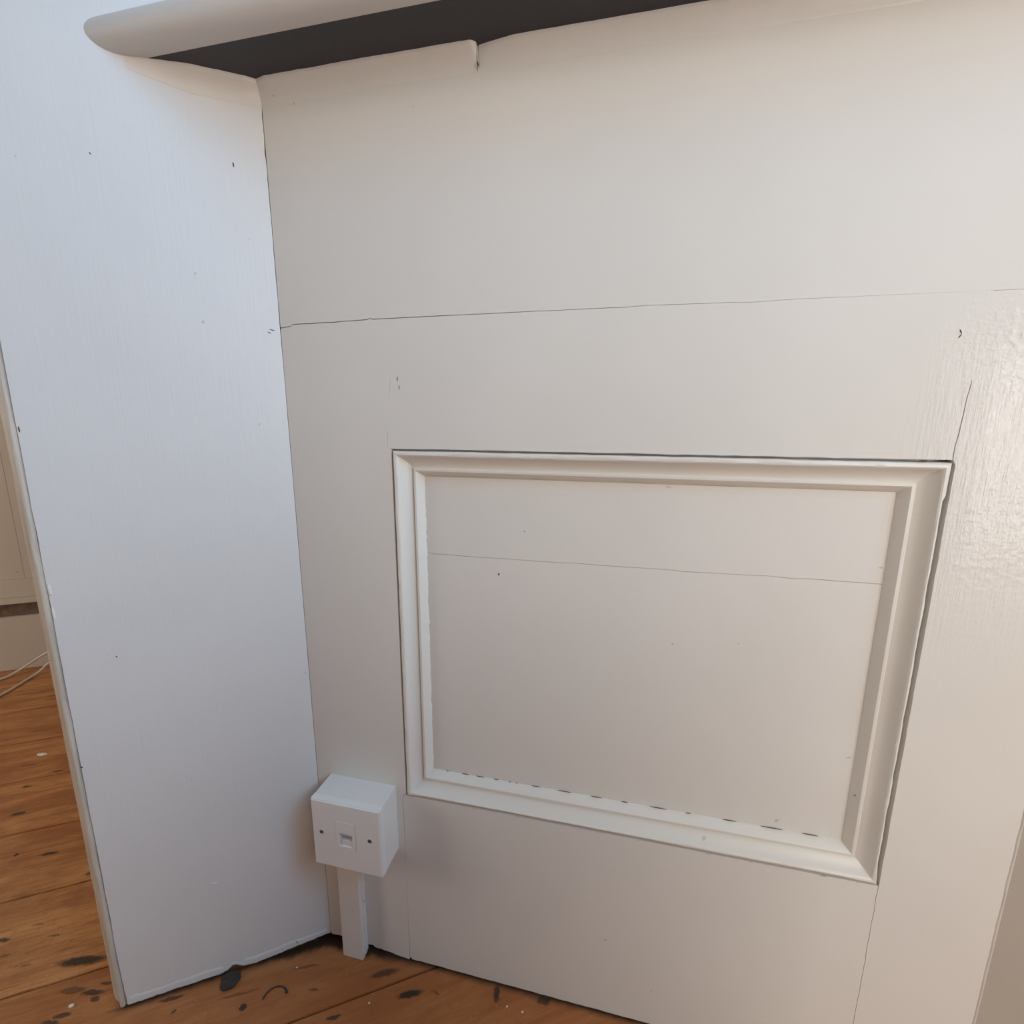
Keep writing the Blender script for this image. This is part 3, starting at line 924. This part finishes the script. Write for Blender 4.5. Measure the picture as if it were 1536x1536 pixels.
# ------------------------------------------------------------------ two cables on the far floor
for keys, lab in (([SN(0.52, -1.004, 0.150), SN(0.66, -0.998, 0.085), SN(0.713, -0.990, 0.052), SN(0.7345, -0.990, 0.0405), SN(0.7655, -0.990, 0.0208), SN(0.790, -0.983, 0.0070),
                    SN(0.812, -0.962, 0.0032), SN(0.90, -0.90, 0.0032), SN(1.10, -0.82, 0.0032), SN(1.45, -0.88, 0.0032), SN(1.80, -0.96, 0.0032), SN(2.15, -0.97, 0.0032)],
                   'thin cream cable rising against the far skirting, the upper of two'),
                  ([SN(0.52, -0.994, 0.120), SN(0.66, -0.984, 0.060), SN(0.7078, -0.976, 0.0284), SN(0.7300, -0.968, 0.0090), SN(0.7430, -0.945, 0.0032), SN(0.7500, -0.915, 0.0030), SN(0.7650, -0.868, 0.0030),
                    SN(0.82, -0.76, 0.0030), SN(1.02, -0.66, 0.0030), SN(1.40, -0.70, 0.0030), SN(1.80, -0.86, 0.0030), SN(2.15, -0.92, 0.0030)],
                   'thin cream cable lying on the far boards, the lower of two')):
    path = []
    P = [keys[0]] + keys + [keys[-1]]
    for i in range(1, len(P) - 2):
        for k in range(12):
            t = k / 12
            a, b, c_, d_ = P[i - 1], P[i], P[i + 1], P[i + 2]
            path.append(0.5 * ((2 * b) + (c_ - a) * t + (2 * a - 5 * b + 4 * c_ - d_) * t * t + (3 * b - a - 3 * c_ + d_) * t ** 3))
    path.append(keys[-1])
    path = [Vector((p.x, p.y, max(p.z, 0.0030))) for p in path]
    obj('cable', tube(path, 0.0030), M_CABLE, None, label=lab, cat='cable', group='cables by the far skirting', smooth=60)


# ------------------------------------------------------------------ small things on the floor
def pebble(name, s, n, a, b, h, m, label, cat, group=None, seed=0, turn=0.0, sub=2, rag=0.35):
    bm = bmesh.new()
    bmesh.ops.create_icosphere(bm, subdivisions=sub, radius=1.0)
    for v in bm.verts:
        k = 1 + rag * noise.noise(v.co * 1.7 + Vector((seed, seed * 2.1, 0)))
        x, y, z = v.co.x * k * a, v.co.y * k * b, max(-0.35, v.co.z * k) * h
        x, y = x * math.cos(turn) - y * math.sin(turn), x * math.sin(turn) + y * math.cos(turn)
        v.co = SN(s, n, 0.35 * h) + E * x + NB * y + Vector((0, 0, z))
    return obj(name, bm, m, None, label=label, cat=cat, group=group, smooth=40)


pebble('dirt_lump', 0.1158, 0.0108, 0.0112, 0.0108, 0.0055, M_LUMP, 'flat dark grey lump of dirt against the foot of the side board', 'dirt', seed=3, turn=0.3, sub=4, rag=0.16)
pebble('paint_flake', 0.5539, -0.5736, 0.0105, 0.0045, 0.0018, M_FLAKE, 'white paint flake lying on boards left of the side board', 'flake', seed=5, turn=-0.35, sub=2, rag=0.25)
nail = pebble('nail_head', 0.0971, 0.0465, 0.0036, 0.0034, 0.0014, M_LUMP, None, None, seed=8, sub=3, rag=0.15)
pl = planks[7]
nail.parent = pl
hair = []
for k in range(15):
    t = k / 14
    a = math.radians(170 - 150 * t)
    hair.append(SN(0.0635, 0.0505, 0.0009) + E * (-0.0135 * math.cos(a)) * -1 + NB * (-0.0135 * math.sin(a)))
obj('fibre', tube(hair, lambda t: 0.0007 + 0.0009 * max(0, (0.2 - t) / 0.2), 6), M_BLACK, None,
    label='thin dark curved fibre lying on the boards in front of socket', cat='fibre', smooth=60)
crumbs = [(0.2855, -0.0225, 0.0028, 'white crumb at a knot left of the foot of side board'),
          (-0.0165, 0.0115, 0.0022, 'pale crumb beside the foot of the trunking'),
          (-0.1935, 0.150, 0.0013, 'tiny white crumb on the boards before the panelling, left of a pair'),
          (-0.2085, 0.161, 0.0014, 'tiny white crumb on the boards before the panelling, right of a pair'),
          (0.0405, 0.0225, 0.0012, 'tiny pale crumb on the boards between dirt lump and trunking'),
          (-0.0420, 0.092, 0.0012, 'tiny pale crumb near the plank joint before the trunking')]
for i, (s, n, r_, lab) in enumerate(crumbs):
    pebble('crumb', s, n, r_, r_ * 0.7, r_ * 0.7, M_FLAKE, lab, 'crumb', 'crumbs on the floorboards', seed=20 + i, sub=2)
